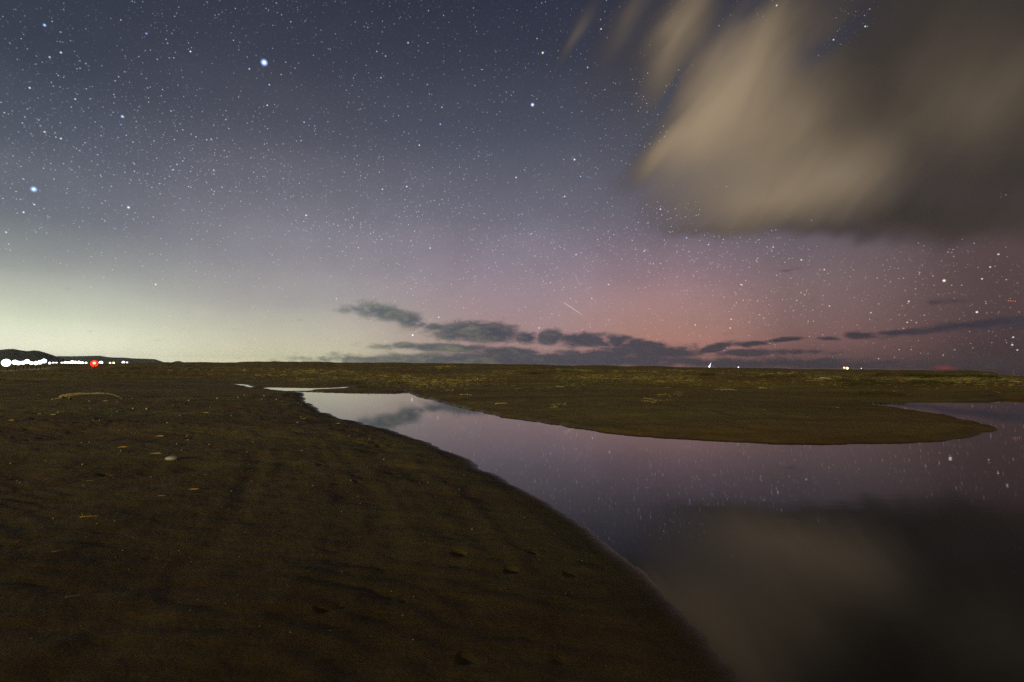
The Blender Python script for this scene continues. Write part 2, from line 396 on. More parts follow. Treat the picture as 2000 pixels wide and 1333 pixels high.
def height(x, y, detail=True):
    """ground height; also returns the distance to the waterline (negative under water)"""
    x = np.asarray(x, float); y = np.asarray(y, float)
    r = np.sqrt(x * x + y * y) + 1e-6
    # a slightly ragged waterline
    jx = x + .18 * fbm(x * .9, y * .9, 5, 40, .6) * np.clip(r / 12, .3, 1.5); jy = y + .12 * fbm(x * .9, y * .9, 5, 50, .6) * np.clip(r / 12, .3, 1.5)
    dn = seg_dist(jx, jy, near_l); df = seg_dist(jx, jy, far_l)
    dm = np.minimum(np.minimum(dn, df), seg_dist(jx, jy, side_l))
    sd = np.where(inside(jx, jy, main_poly), -dm, dm); sp_min = np.full(x.shape, 1e9)
    for pl in (pool_a, pool_b):
        dp = seg_dist(jx, jy, pl, True); sp = np.where(inside(jx, jy, pl), -dp, dp * 1.0)
        sd = np.minimum(sd, sp); sp_min = np.minimum(sp_min, sp)
    w = df / (dn + df + 1e-6)                     # 1 near beach, 0 far bank
    w = sstep(.25, .75, w)
    s = np.maximum(sd, 0)
    zn = .10 * (1 - np.exp(-s / .9)) + .16 * (1 - np.exp(-s / 6)) + .010 * np.minimum(s, 25)
    zf = .055 * sstep(0, .22, s) + .05 * (1 - np.exp(-s / 1.2)) + .36 * (1 - np.exp(-s / 13))
    z = zf + (zn - zf) * w
    z = np.minimum(z, .025 + .014 * np.maximum(sp_min, 0))
    z = np.where(sd < 0, np.maximum(-.30, sd * (.16 + .25 * (1 - w))), z)
    # the long sand ridge that closes the view
    front = y > 0
    px = 1000 + F0 * x / np.maximum(y, .05)
    px = np.where(front, px, np.where(x < 0, -700, 3000))
    px = np.clip(px, -700, 3000)
    cy = np.interp(px, crest_px[:, 0], crest_px[:, 1])
    rc = np.interp(px, [0, 900, 1400, 1800, 1960], [240, 220, 165, 105, 70])
    zc = EYE + (horizon_y(px) - cy) / F0 * rc
    zc = zc + .22 * fbm(px * .018, px * 0 + 3.3, 4, 15) * np.clip(rc / 150, .5, 1.4)
    up = sstep(.24, 1.0, y / rc)
    rise = np.where(front, up, 0)
    z = z + (zc - z) * rise * (sd > 0)
    z = np.where((sp_min < 60) & (sd > 0), np.minimum(z, .02 + .014 * np.maximum(sp_min, 0) + 2.2 * sstep(25, 60, sp_min)), z)
    down = sstep(1.02, 1.7, y / rc)
    base = np.interp(px, [0, 1000, 1300], [.4, .2, -2.5])
    z = np.where(front, z + (base - z) * down, z)
    z = z + np.where(y < -2, 2.45 * sstep(-5, -13, y) * sstep(14, 0, x), 0) * (sd > 0)      # unseen dune added behind the camera to shade the foreground
    if detail:
        land = sstep(.05, 1.2, sd) * (.15 + .85 * sstep(1, 8, sp_min))
        farw = (1 - w)
        z = z + land * (.05 * fbm(x * .45, y * .45, 3, 3) + .035 * fbm(x * 1.3, y * 1.3, 3, 9)) * np.clip(r / 10, .45, 1)
        # humps and little scarps over the far flat
        hump = sstep(26, 45, y) * sstep(3, 28, sp_min) * (1 - sstep(.82, 1.0, y / rc))
        z = z + land * hump * (.50 * fbm(x * .045, y * .14, 4, 21) + .10 * np.abs(fbm(x * .11, y * .42, 3, 27)))
        z = z - land * hump * .16 * sstep(.02, .12, fbm(x * .03, y * .2, 3, 33))
        # wind ripples and scuffed sand on the near beach
        nb = land * w * (1 - sstep(20, 34, r))
        q = x * .35 + y + .6 * fbm(x * .6, y * .6, 3, 60)
        rip = np.sin(q * 21 + 5 * fbm(x * .9, y * .9, 2, 63))
        amp = .0042 * sstep(-.05, .3, fbm(x * .3 + 3, y * .35, 3, 66) + np.clip(-x * .04, -.2, .35))
        z = z + nb * amp * rip
        z = z + nb * .011 * fbm(x * 2.6, y * 5.2, 5, 71, .6) * np.clip(1.2 - x * .1, .3, 1.4)
        pit = vnoise(x * 4.6, y * 6.4, 77) + .4 * vnoise(x * 7, y * 8, 78)
        z = z - nb * .034 * sstep(.42, .58, pit) * sstep(-.12, .1, fbm(x * .5, y * .5, 2, 79))
        # wheel tracks that curve along with the bank
        for k, tr in enumerate((1.1, 1.9, 3.3, 4.6)):
            tt = tr + .35 * fbm(x * .12, y * .12, 2, 95) - sd
            z = z + nb * (-.009 * np.exp(-(tt / .12) ** 2) + .004 * np.exp(-((np.abs(tt) - .2) / .08) ** 2)) * np.clip(.5 + 1.6 * vnoise(x * .8 + k * 7, y * .8, 97), 0, 1.2) * (1 - sstep(9, 16, r))
        # old waterlines: shallow steps following the shore
        for k, (a, h) in enumerate(((.42, .006), (.95, .007), (1.6, .006), (2.5, .007))):
            a = a + .12 * fbm(x * .5, y * .5, 2, 80 + k)
            z = z + w * h * (sstep(a - .10, a + .05, sd) - .6 * sstep(a + .05, a + .5, sd)) * (sd > 0)
        z = z + (1 - land) * (sd > 0) * .006 * fbm(x * 6, y * 6, 3, 90)
    return z, sd


# ------------------------------------------------------------------ ground sheet
def sand_material():
    m = bpy.data.materials.new('sand'); m.use_nodes = True
    t = NT(m.node_tree); b = t.n['Principled BSDF']
    co = t.n.new('ShaderNodeTexCoord').outputs['Object']
    wet = t.n.new('ShaderNodeAttribute'); wet.attribute_name = 'wet'
    big = t.noise(co, .32, 5, .6); mid = t.noise(t.mapping(co, sc=(1.6, .7, 1)), 2.6, 5, .62); grain = t.noise(co, 55, 4, .7)
    olive = t.noise(t.mapping(co, sc=(3, 1, 1)), .16, 4, .55)
    c = t.mix(t.ss(big, .32, .68), (.165, .098, .027, 1), (.225, .142, .036, 1))
    c = t.mix(t.ss(olive, .4, .62), c, (.212, .186, .046, 1))
    c = t.mix(t.ss(mid, .35, .72, 0, .55), c, (.105, .066, .021, 1))
    c = t.mix(t.ss(grain, .3, .75, 0, .45), c, (.26, .19, .075, 1))
    speck = t.noise(t.mapping(co, sc=(2.4, .8, 1)), 9, 6, .72); band = t.noise(t.mapping(co, sc=(9, 1, 1)), .55, 5, .6)
    c = t.mix(t.ss(speck, .38, .66, 0, .38), c, (.085, .056, .019, 1))
    c = t.mix(t.ss(t.noise(t.mapping(co, sc=(1.5, .9, 1)), 23, 4, .7), .60, .74, 0, .6), c, (.30, .23, .10, 1))
    c = t.mix(1.0, c, t.mix(t.ss(band, .3, .7), (.88, .88, .88, 1), (1.32, 1.31, 1.22, 1)), 'MULTIPLY')
    dark = t.mix(1.0, c, (.52, .50, .47, 1), 'MULTIPLY')
    wf = wet.outputs['Fac']
    t.l.new(t.mix(wf, c, dark), b.inputs['Base Color'])
    t.l.new(t.ss(wf, .55, 1.0, .82, .30, 'LINEAR'), b.inputs['Roughness'])
    t.l.new(t.ss(wf, .5, 1.0, .18, .38, 'LINEAR'), b.inputs['Specular IOR Level'])
    b.inputs['Specular IOR Level'].default_value = .18
    bp = t.n.new('ShaderNodeBump'); bp.inputs['Strength'].default_value = .55; bp.inputs['Distance'].default_value = .032
    hh = t.math('ADD', t.math('MULTIPLY', t.noise(t.mapping(co, sc=(1.8, .8, 1)), 11, 6, .68), 1.0), t.math('MULTIPLY', grain, .35))
    t.l.new(hh, bp.inputs['Height']); t.l.new(t.ss(wf, .4, 1.0, .7, .08, 'LINEAR'), bp.inputs['Strength'])
    t.l.new(bp.outputs[0], b.inputs['Normal'])
    return m


MAT_SAND = sand_material()
th = np.concatenate([np.radians(np.linspace(-54, 54, 961)), np.radians(np.linspace(54, 306, 72)[1:-1])])
rr = np.concatenate([[.35], np.geomspace(.8, 330, 660), np.geomspace(370, 16000, 42)])
TT, RR = np.meshgrid(th, rr)
GX, GY = RR * np.sin(TT), RR * np.cos(TT)
GZ, GS = height(GX, GY)
nt, nr = len(th), len(rr)
gv = np.stack([GX.ravel(), GY.ravel(), GZ.ravel()], -1)
ii = np.arange(nr - 1)[:, None] * nt; jj = np.arange(nt)[None, :]; jn = (jj + 1) % nt
gq = np.stack([ii + jj, ii + nt + jj, ii + nt + jn, ii + jn], -1).reshape(-1, 4)[:, ::-1]
gm_ = quads('ground', gv, gq, MAT_SAND)
at = gm_.attributes.new('wet', 'FLOAT', 'POINT')
wetv = np.clip(1 - (GS.ravel()) / (.36 + .14 * fbm(GX.ravel() * .8, GY.ravel() * .8, 3, 12) + .010 * RR.ravel()), 0, 1)
at.data.foreach_set('value', wetv.astype(np.float32))
ground = tag(obj('ground', gm_), 'dark brown sandy beach and sandbank around the tidal channel', None, None, 'structure')


R0, R1, NRR = .8, 330.0, 660
FTH = th[:961]; FZ = GZ[1:661, :961]; FS = GS[1:661, :961]


def grid_at(x, y, A):
    r = np.hypot(x, y); a = np.arctan2(x, y)
    i = np.clip(np.log(np.maximum(r, R0) / R0) / math.log(R1 / R0) * (NRR - 1), 0, NRR - 1.001); j = np.clip((a - FTH[0]) / (FTH[-1] - FTH[0]) * 960, 0, 959.999)
    i0 = i.astype(int); j0 = j.astype(int); fi = i - i0; fj = j - j0
    return (A[i0, j0] * (1 - fj) + A[i0, j0 + 1] * fj) * (1 - fi) + (A[i0 + 1, j0] * (1 - fj) + A[i0 + 1, j0 + 1] * fj) * fi


def ground_hit(px, py, zoff=0.0):
    """where the sight lines through photograph places meet the ground"""
    d = pdir(px, py); n = len(d)
    t = np.geomspace(2.2, 325, 520)
    P = d[:, None, :] * t[None, :, None]
    gap = P[..., 2] + EYE - grid_at(P[..., 0], P[..., 1], FZ)
    hit = gap <= 0; ok = hit.any(1); k = np.maximum(hit.argmax(1), 1); r_ = np.arange(n)
    g0, g1 = gap[r_, k - 1], gap[r_, k]; f = np.clip(g0 / (g0 - g1 + 1e-12), 0, 1)[:, None]
    out = P[r_, k - 1] + (P[r_, k] - P[r_, k - 1]) * f
    out[:, 2] = grid_at(out[:, 0], out[:, 1], FZ) + zoff
    return out, ok


# ------------------------------------------------------------------ water
def water_material(name, base, rough, bump, scale):
    m = bpy.data.materials.new(name); m.use_nodes = True
    t = NT(m.node_tree); b = t.n['Principled BSDF']
    b.inputs['Base Color'].default_value = (*base, 1); b.inputs['Roughness'].default_value = rough
    b.inputs['IOR'].default_value = 1.333; b.inputs['Specular IOR Level'].default_value = .5
    co = t.n.new('ShaderNodeTexCoord').outputs['Object']
    nz = t.noise(t.mapping(co, sc=(1.8, .9, 1)), scale, 3, .5)
    bp = t.n.new('ShaderNodeBump'); bp.inputs['Strength'].default_value = 1.0; bp.inputs['Distance'].default_value = bump
    t.l.new(nz, bp.inputs['Height']); t.l.new(bp.outputs[0], b.inputs['Normal'])
    return m


MAT_WATER = water_material('still_water', (.014, .011, .007), .020, .0006, 2.6)
MAT_SEA = water_material('sea_water', (.012, .015, .018), .12, .05, .8)


def sheet(name, x0, x1, y0, y1, z, mat, label):
    o = obj(name, mesh(name, [(x0, y0, z), (x1, y0, z), (x1, y1, z), (x0, y1, z)], [(0, 1, 2, 3)], mat, False))
    return tag(o, label, None, None, 'structure')


# the channel lies in its bed: one sheet at the water level that ends under the banks
cx = np.linspace(-44, 82, 85); cyv = np.linspace(-31, 65, 65)
WX, WY = np.meshgrid(cx, cyv)
wv = np.stack([WX.ravel(), WY.ravel(), np.zeros(WX.size)], -1)
a_, b_ = np.meshgrid(np.arange(len(cyv) - 1), np.arange(len(cx) - 1), indexing='ij'); k_ = a_ * len(cx) + b_
wq = np.stack([k_, k_ + 1, k_ + 1 + len(cx), k_ + len(cx)], -1).reshape(-1, 4)
ctr = wv[wq].mean(1); keep = height(ctr[:, 0], ctr[:, 1], False)[1] < 2.4
tag(obj('water', quads('water', wv, wq[keep], MAT_WATER)), 'still tidal channel mirroring the night sky', None, None, 'structure')
sheet('sea', 8, 60000, 92, 60000, -.45, MAT_SEA, 'dark sea beyond the sand ridge')


# ------------------------------------------------------------------ far hills
def hill(name, sky_px, dist, depth, col, label, seed):
    p = np.array(sky_px, float); n = 160
    xs = np.linspace(p[0, 0], p[-1, 0], n); ys = np.interp(xs, p[:, 0], p[:, 1])
    X0 = (xs - 1000) / F0 * dist; hz = (horizon_y(xs) - ys) / F0 * dist + EYE
    m = 26; v = []
    for j in range(m):
        s = j / (m - 1) * 2 - 1
        prof = (1 - abs(s) ** 1.6)
        z = hz * prof * (1 + .10 * fbm(X0 / 420, np.full(n, s * 3.0), 4, seed) * (abs(s) > .06)) - 2.0
        sc_ = 1 + s * depth / dist
        v.append(np.stack([X0 * sc_, np.full(n, dist * sc_), z], -1))
    v = np.concatenate(v); a, b = np.meshgrid(np.arange(m - 1), np.arange(n - 1), indexing='ij'); k = a * n + b
    q = np.stack([k, k + 1, k + 1 + n, k + n], -1).reshape(-1, 4)
    mt = pmat(name + '_wood', col, .95, .1, (.012, tuple(c * 1.5 for c in col)))
    return tag(obj(name, quads(name, v, q, mt)), label, None, None, 'structure')


hill('hill', [(-420, 706), (-300, 690), (-180, 694), (-90, 687), (0, 683.2), (14, 681.6), (26, 681.2), (40, 684), (54, 685.6), (66, 684), (76, 685), (90, 689), (104, 693.5), (122, 700), (140, 705.5), (160, 712)],
     3600, 500, (.030, .034, .026), 'dark rounded hill above the brightest town lights', 5)
hill('hill', [(60, 712), (96, 697.5), (116, 695.6), (140, 696), (165, 695.4), (196, 694.8), (207, 697), (222, 698.4), (242, 698.6), (262, 700.2), (282, 700.6), (303, 701.6), (312, 704.5), (324, 708.5), (334, 712)],
     7500, 700, (.034, .040, .036), 'long low hazy headland tapering towards the sea', 11)
hill('hill', [(326, 712), (336, 707.8), (344, 705.6), (350, 705.2), (356, 706.5), (366, 711)], 8500, 300, (.034, .040, .036), 'tiny hazy knoll beyond the tip of the headland', 17)

# haze over the land and the sea
hb = [(-18500, -300, -3.6), (9000, -300, -3.6), (9000, 9500, -3.6), (-18500, 9500, -3.6)]
hv = hb + [(a, b, 190) for a, b, _ in hb]
hm = bpy.data.materials.new('haze'); hm.use_nodes = True
ht = NT(hm.node_tree); ht.n.clear()
pv = ht.n.new('ShaderNodeVolumePrincipled'); pv.inputs['Color'].default_value = (.97, .98, 1, 1); pv.inputs['Density'].default_value = 4e-5; pv.inputs['Anisotropy'].default_value = .6
ho = ht.n.new('ShaderNodeOutputMaterial'); ht.l.new(pv.outputs[0], ho.inputs['Volume'])
USE_HAZE = True
if USE_HAZE:
    hz_o = obj('haze', mesh('haze', hv, [(0, 3, 2, 1), (4, 5, 6, 7), (0, 1, 5, 4), (1, 2, 6, 5), (2, 3, 7, 6), (3, 0, 4, 7)], hm, False))
    tag(hz_o, 'thin night haze over the beach and the hills', None, None, 'stuff')


# ------------------------------------------------------------------ shapes
def tube(pts, rad, seg=8, jitter=0.0, seed=0, flat=1.0):
    rs = np.random.default_rng(seed); pts = np.array(pts, float); v, f = [], []
    for i, p in enumerate(pts):
        d = pts[min(i + 1, len(pts) - 1)] - pts[max(i - 1, 0)]; d /= np.linalg.norm(d) + 1e-9
        up = np.array((0, 0, 1.0)) if abs(d[2]) < .9 else np.array((1.0, 0, 0))
        s = np.cross(d, up); s /= np.linalg.norm(s); u = np.cross(s, d)
        for k in range(seg):
            a = 2 * math.pi * k / seg; r = rad[i] * (1 + jitter * rs.uniform(-1, 1))
            v.append(p + s * math.cos(a) * r + u * math.sin(a) * r * flat)
    for i in range(len(pts) - 1):
        for k in range(seg):
            f.append((i * seg + k, i * seg + (k + 1) % seg, (i + 1) * seg + (k + 1) % seg, (i + 1) * seg + k))
    f.append(tuple(range(seg))[::-1]); f.append(tuple((len(pts) - 1) * seg + k for k in range(seg)))
    return v, f


def join(*parts):
    v, f = [], []
    for pv_, pf in parts:
        o = len(v); v += [tuple(p) for p in pv_]; f += [tuple(i + o for i in q) for q in pf]
    return v, f


def box(x0, x1, y0, y1, z0, z1):
    v = [(x0, y0, z0), (x1, y0, z0), (x1, y1, z0), (x0, y1, z0), (x0, y0, z1), (x1, y0, z1), (x1, y1, z1), (x0, y1, z1)]
    return v, [(0, 3, 2, 1), (4, 5, 6, 7), (0, 1, 5, 4), (1, 2, 6, 5), (2, 3, 7, 6), (3, 0, 4, 7)]


def ball(r, seg=14, rings=9, sx=1, sy=1, sz=1, jitter=0, seed=0):
    rs = np.random.default_rng(seed); v = [(0, 0, r * sz)]; f = []
    for i in range(1, rings):
        a = math.pi * i / rings
        for k in range(seg):
            b = 2 * math.pi * k / seg; q = r * (1 + jitter * rs.uniform(-1, 1))
            v.append((q * sx * math.sin(a) * math.cos(b), q * sy * math.sin(a) * math.sin(b), q * sz * math.cos(a)))
    v.append((0, 0, -r * sz)); n = len(v) - 1
    for k in range(seg):
        f.append((0, 1 + k, 1 + (k + 1) % seg)); f.append((n, n - seg + (k + 1) % seg, n - seg + k))
    for i in range(rings - 2):
        for k in range(seg):
            a = 1 + i * seg + k; b = 1 + i * seg + (k + 1) % seg
            f.append((a, a + seg, b + seg, b))
    return v, f


def leaf_shape(L, wdt, curl, seed):
    rs = np.random.default_rng(seed); n = 7; v, f = [], []
    for i in range(n):
        s = i / (n - 1); ww = wdt * max(.04, math.sin(math.pi * min(1, s * .96 + .04)) ** .8); bend = .12 * L * math.sin(s * 2.4 + rs.uniform(-.2, .2))
        for z in (0, .004):
            for side in (-1, 0, 1):
                v.append((L * (s - .5), bend * .4 + side * ww * .5, .006 + z + curl * abs(side) * ww + .10 * L * (s - .5) ** 2 * 2))
    for i in range(n - 1):
        a, b = i * 6, (i + 1) * 6
        for s in (0, 1):
            f.append((a + s, a + s + 1, b + s + 1, b + s)[::-1]); f.append((a + 3 + s, a + 4 + s, b + 4 + s, b + 3 + s))
        f.append((a, b, b + 3, a + 3)); f.append((a + 2, a + 5, b + 5, b + 2))
    f.append((0, 3, 4, 5, 2, 1)); e = (n - 1) * 6; f.append((e, e + 1, e + 2, e + 5, e + 4, e + 3))
    return v, f


MAT_DRIFT = pmat('driftwood', (.30, .24, .13), .85, .2, (16, (.11, .08, .045)))
MAT_PALE = pmat('pale_driftwood', (.56, .46, .24), .85, .2, (30, (.34, .27, .14)))
MAT_LEAF = pmat('yellow_leaf', (.62, .38, .06), .7, .3, (60, (.42, .24, .04)))
MAT_STONE = pmat('pale_stone', (.62, .58, .48), .7, .3, (18, (.42, .40, .33)))
MAT_PEB = pmat('pebble', (.50, .44, .30), .7, .3, (40, (.30, .25, .17)))


def px_size(px_len, p):
    return px_len / F0 * float(np.hypot(p[0], p[1]))


# the long bent log on the near beach
P, ok = ground_hit(np.array([180.0]), np.array([781.0])); p = P[0]
L = px_size(94, p) * 1.04
pts = [(-.50, 0, .06), (-.44, .01, .075), (-.34, .0, .10), (-.20, .02, .135), (-.05, .01, .135), (.10, .0, .145), (.24, -.01, .14), (.36, -.02, .105), (.44, -.03, .055), (.50, -.05, .015)]
v, f = tube([(a * L, b * L, c * L * .68 + .01) for a, b, c in pts], [k * L for k in (.016, .030, .030, .019, .014, .013, .012, .010, .008, .004)], 12, .22, 3)
log = empty('driftwood_log', p, 0.05)
tag(log, 'long bent driftwood branch arched over the dark sand near the dark beach rise', 'driftwood')
obj('trunk', mesh('trunk', v, f, MAT_DRIFT), log)
v, f = tube([(-.42 * L, 0, .05 * L), (-.46 * L, -.02 * L, .035 * L), (-.54 * L, -.05 * L, .012 * L)], [.022 * L, .015 * L, .006 * L], 8, .12, 5)
obj('branch_stub', mesh('branch_stub', v, f, MAT_DRIFT), log)
v, f = tube([(-.34 * L, 0, .06 * L), (-.36 * L, .02 * L, .02 * L), (-.33 * L, .05 * L, -.01 * L)], [.02 * L, .018 * L, .010 * L], 8, .12, 6)
obj('branch_stub', mesh('branch_stub', v, f, MAT_DRIFT), log)

# the pale flat stone
P, ok = ground_hit(np.array([337.0]), np.array([898.0])); p = P[0]
v, f = ball(px_size(11, p), 16, 10, 1, .8, .34, .05, 4)
tag(obj('stone', mesh('stone', v, f, MAT_STONE), None, (p[0], p[1], p[2] + px_size(2.2, p)), (0, 0, .3)), 'pale flat white stone lying among the yellow leaves on the dark sand', 'stone')

# yellow leaves and splinters on the near beach: x, y, length in pixels, turn, kind
LEAVES = [
    (312, 854.5, 14, 0, 'leaf', 'yellow leaf lying flat on the dark sand, farther from the white stone'),
    (239, 876, 13, .1, 'leaf', 'short yellow leaf beside a dark hollow in the sand'),
    (304, 889, 19, 0, 'leaf', 'pale yellow straw-thin leaf just beside the white stone'),
    (378, 959, 18, 0, 'leaf', 'bright orange yellow leaf lying alone on smooth sand'),
    (22, 823, 9, 0, 'leaf', 'dull yellow leaf lying on the sand below the town lights'),
    (402, 808, 9, .2, 'leaf', 'small pale yellow leaf between the stone and the driftwood branch'),
    (593, 819.5, 8, .3, 'leaf', 'small yellow leaf by the end of the channel'),
    (660, 829, 8, 0, 'leaf', 'small brown leaf beside the channel edge'),
    (205, 785, 8, 0, 'leaf', 'tiny pale leaf right beside the driftwood branch'),
    (77, 810, 6, 0, 'leaf', 'tiny grey leaf of a close pair on the sand'),
    (103, 812, 9, 0, 'leaf', 'longer grey leaf of a close pair on the sand'),
]
for k, (x, y, n, rz, kind, lab) in enumerate(LEAVES):
    P, ok = ground_hit(np.array([float(x)]), np.array([float(y)])); p = P[0]; L = px_size(n, p)
    v, f = leaf_shape(L, L * (.34 if n < 17 else .22), .25, 20 + k)
    grey = 'grey' in lab or 'tiny' in lab
    tag(obj('leaf', mesh('leaf', v, f, MAT_PEB if grey else MAT_LEAF), None, (p[0], p[1], p[2] + .004), (.25, 0, rz)), lab, 'leaf', 'leaves scattered on the near beach')


def twig(name, pxy, n, rz, lab, fork, mat, seed):
    P, ok = ground_hit(np.array([pxy[0]]), np.array([pxy[1]])); p = P[0]; L = px_size(n, p); rs = np.random.default_rng(seed)
    pts = [(L * (s - .5), L * .05 * math.sin(4 * s + seed), .012 + L * .03 * math.sin(3 * s)) for s in np.linspace(0, 1, 7)]
    v, f = tube(pts, [L * k for k in (.020, .030, .028, .026, .022, .018, .010)], 7, .15, seed)
    o = empty(name, p, rz); tag(o, lab, 'twig', 'twigs on the near beach')
    obj('stem', mesh('stem', v, f, mat), o)
    if fork:
        v, f = tube([(-.32 * L, 0, .015), (-.40 * L, .08 * L, .03), (-.47 * L, .20 * L, .05)], [.022 * L, .018 * L, .008 * L], 7, .1, seed + 1)
        obj('side_twig', mesh('side_twig', v, f, mat), o)
    return o


twig('twig', (176.0, 1012.0), 28, .30, 'forked yellowish twig lying on the rippled dark sand', True, MAT_LEAF, 2)
twig('twig', (122.0, 1079.0), 26, .42, 'slim pale straight twig on the darkest sand', False, MAT_DRIFT, 4)
twig('twig', (146.0, 1169.0), 26, .2, 'thin dull twig half sunk in the darkest sand', False, MAT_DRIFT, 6)
twig('twig', (318.0, 971.0), 14, .15, 'short pale chip of wood beside the orange leaf', False, MAT_PALE, 8)
twig('twig', (178.0, 941.0), 12, .5, 'short pale chip of wood on rippled sand', False, MAT_PALE, 9)
twig('twig', (592.0, 1142.0), 8, 1.0, 'tiny splinter standing out on smooth dark sand', False, MAT_PALE, 12)

# pebbles and shell bits on the near beach
PEB = [(765, 1156, 4), (809, 1166, 4), (787, 1203, 5), (922, 1035, 5), (508, 1223, 4), (646, 1233, 3), (807, 1250, 4), (750, 898, 4), (722, 858, 3), (590, 881, 3), (494, 864, 3), (582, 826, 4),
       (260, 799, 4), (238, 779, 3), (425, 779, 4), (287, 800, 5), (327, 827, 3), (346, 868, 4), (355, 880, 3), (365, 853, 3), (35, 940, 3), (105, 1014, 4), (240, 1076, 3), (350, 1077, 3), (162, 908, 4),
       (386, 1172, 3), (372, 1193, 3), (441, 1180, 3), (568, 1236, 4), (114, 806, 3), (512, 780, 3), (540, 781, 3), (516, 774, 3), (1084, 1262, 3), (668, 1118, 3), (480, 1040, 3), (700, 970, 3)]
rs = np.random.default_rng(31)
for _ in range(110):
    yy = 770 + 540 * rs.random() ** 1.3; xx = rs.uniform(0, np.interp(yy, [770, 830, 960, 1130, 1330], [560, 690, 1000, 1220, 1400]))
    PEB.append((xx, yy, rs.uniform(1.6, 3.2)))
PX = np.array(PEB, float); P, ok = ground_hit(PX[:, 0], PX[:, 1])
peb_me = [mesh('pebble', *ball(1, 10, 7, 1, rs_, .6, .10, 30 + k), MAT_PEB) for k, rs_ in enumerate((.8, .7, .9))]
for k in range(len(PEB)):
    if not ok[k]: continue
    s = px_size(PEB[k][2] * .55, P[k])
    tag(obj('pebble', peb_me[k % 3], None, (P[k][0], P[k][1], P[k][2] + .3 * s), (0, 0, k), (s, s, s)), 'tiny pale pebble or shell bit on the dark near sand', 'pebble', 'tiny pebbles on the near beach')

# ------------------------------------------------------------------ driftwood and dry grass on the far sandbank
stick_me = []
for k in range(6):
    rs = np.random.default_rng(100 + k); n = 6; bend = rs.uniform(-.1, .1)
    pts = [((s - .5), bend * math.sin(math.pi * s), .03 + .03 * math.sin(3 * s + k)) for s in np.linspace(0, 1, n)]
    v, f = tube(pts, [.018, .026, .025, .022, .018, .010], 6, .15, 100 + k)
    if k % 2:
        v, f = join((v, f), tube([(.05, 0, .04), (.15, .10, .09), (.22, .16, .12)], [.016, .012, .005], 5, .1, 120 + k))
    stick_me.append(mesh('driftwood_stick', v, f, MAT_PALE if k < 3 else MAT_DRIFT))


def put_stick(x, y, n, rz, lab, grp, k):
    P, ok = ground_hit(np.array([float(x)]), np.array([float(y)]))
    if not ok[0]: return
    p = P[0]; L = px_size(n, p)
    o = obj('driftwood_stick', stick_me[k % 6], None, (p[0], p[1], p[2] + .004), (0, 0, rz), (L, L, L * 1.2))
    tag(o, lab, 'driftwood', grp)


NAMED = [(980, 790, 27, .32, 'straight pale stick lying on the bare slope of the sandbank'), (912, 773, 30, .6, 'forked pale stick lying at the foot of the sandbank slope'),
         (1095, 756, 18, .0, 'pale stick with a knot on the bare sandbank'), (1305, 757.5, 12, 0, 'short pale block of driftwood on the bare sandbank'), (872, 716, 22, .3, 'pale heap of driftwood on the crest of the ridge'),
         (1405, 834, 6, 0, 'pale fragment near the water edge of the sandbank'), (1493, 801, 5, 0, 'pale fragment midway up the sandbank'), (1636, 797, 6, 0, 'pale fragment near the back inlet'),
         (1615, 740, 26, .1, 'pale driftwood in a hollow of the far flat'), (946, 734, 14, 0, 'short bright driftwood beside another on the far flat'), (965, 734, 14, 0, 'longer bright driftwood beside another on the far flat')]
for k, (x, y, n, rz, lab) in enumerate(NAMED):
    put_stick(x, y, n, rz, lab, None, k if 'fork' not in lab else 1)
rs = np.random.default_rng(55)
BANDS = [  # wrack lines on the far side: x0,y0,x1,y1, spread, sticks, straw
    (430, 722, 640, 722, 2.0, 9, 420), (430, 731, 700, 729, 3.0, 10, 520), (500, 736, 560, 728, 2, 4, 160), (560, 725, 720, 727, 2.5, 8, 500), (575, 739, 700, 741, 3, 5, 300), (730, 736, 830, 737, 3.0, 8, 600), (760, 743, 880, 747, 4, 8, 800),
    (840, 720, 890, 716, 2.0, 5, 260), (840, 745, 950, 742, 3, 8, 500), (870, 762, 930, 745, 3, 5, 260), (1050, 722, 1200, 724, 2.0, 10, 380), (1120, 737, 1330, 742, 2.5, 16, 1100), (1180, 725, 1420, 726, 2, 9, 420), (1250, 783, 1350, 770, 3, 8, 420),
    (1230, 728, 1330, 728, 3, 6, 300), (1390, 760, 1440, 762, 2, 5, 150), (1460, 728, 1580, 731, 2, 6, 240), (1580, 741, 1640, 739, 2, 5, 160), (1000, 757, 1150, 757, 3, 6, 120), (1050, 795, 1120, 793, 2, 4, 90), (1480, 758, 1500, 759, 2, 2, 40), (1850, 738, 1990, 745, 4, 6, 420), (1640, 748, 1900, 742, 3, 6, 420), (220, 724, 420, 723, 3, 7, 260), (960, 728, 1030, 729, 3, 4, 80), (1330, 745, 1500, 748, 3, 6, 120)]
sx_, sy_ = [], []
gx_, gy_ = [], []
for (x0, y0, x1, y1, sp, ns, ng) in BANDS:
    t = rs.random(ns); sx_ += list(x0 + (x1 - x0) * t); sy_ += list(y0 + (y1 - y0) * t + rs.normal(0, sp * .6, ns))
    if y0 > 752: ng = int(ng * .35)
    left = int(ng * .55); m_ = int(ng * .8) if y0 < 752 else 0; t = rs.random(m_)
    gx_ += list(x0 - 40 + (x1 - x0 + 80) * t); gy_ += list(y0 + (y1 - y0) * t + rs.normal(0, sp * 2.2, m_))
    while left > 0:                                  # loose clumps with bare sand between them
        m_ = min(left, int(rs.lognormal(2.3, .9)) + 1); left -= m_; t0 = rs.random(); ex = rs.uniform(2, 16)
        gx_ += list(x0 + (x1 - x0) * t0 + rs.normal(0, ex, m_)); gy_ += list(y0 + (y1 - y0) * t0 + rs.normal(0, sp * 1.3) + rs.normal(0, .35, m_))
P, ok = ground_hit(np.array(sx_), np.array(sy_))
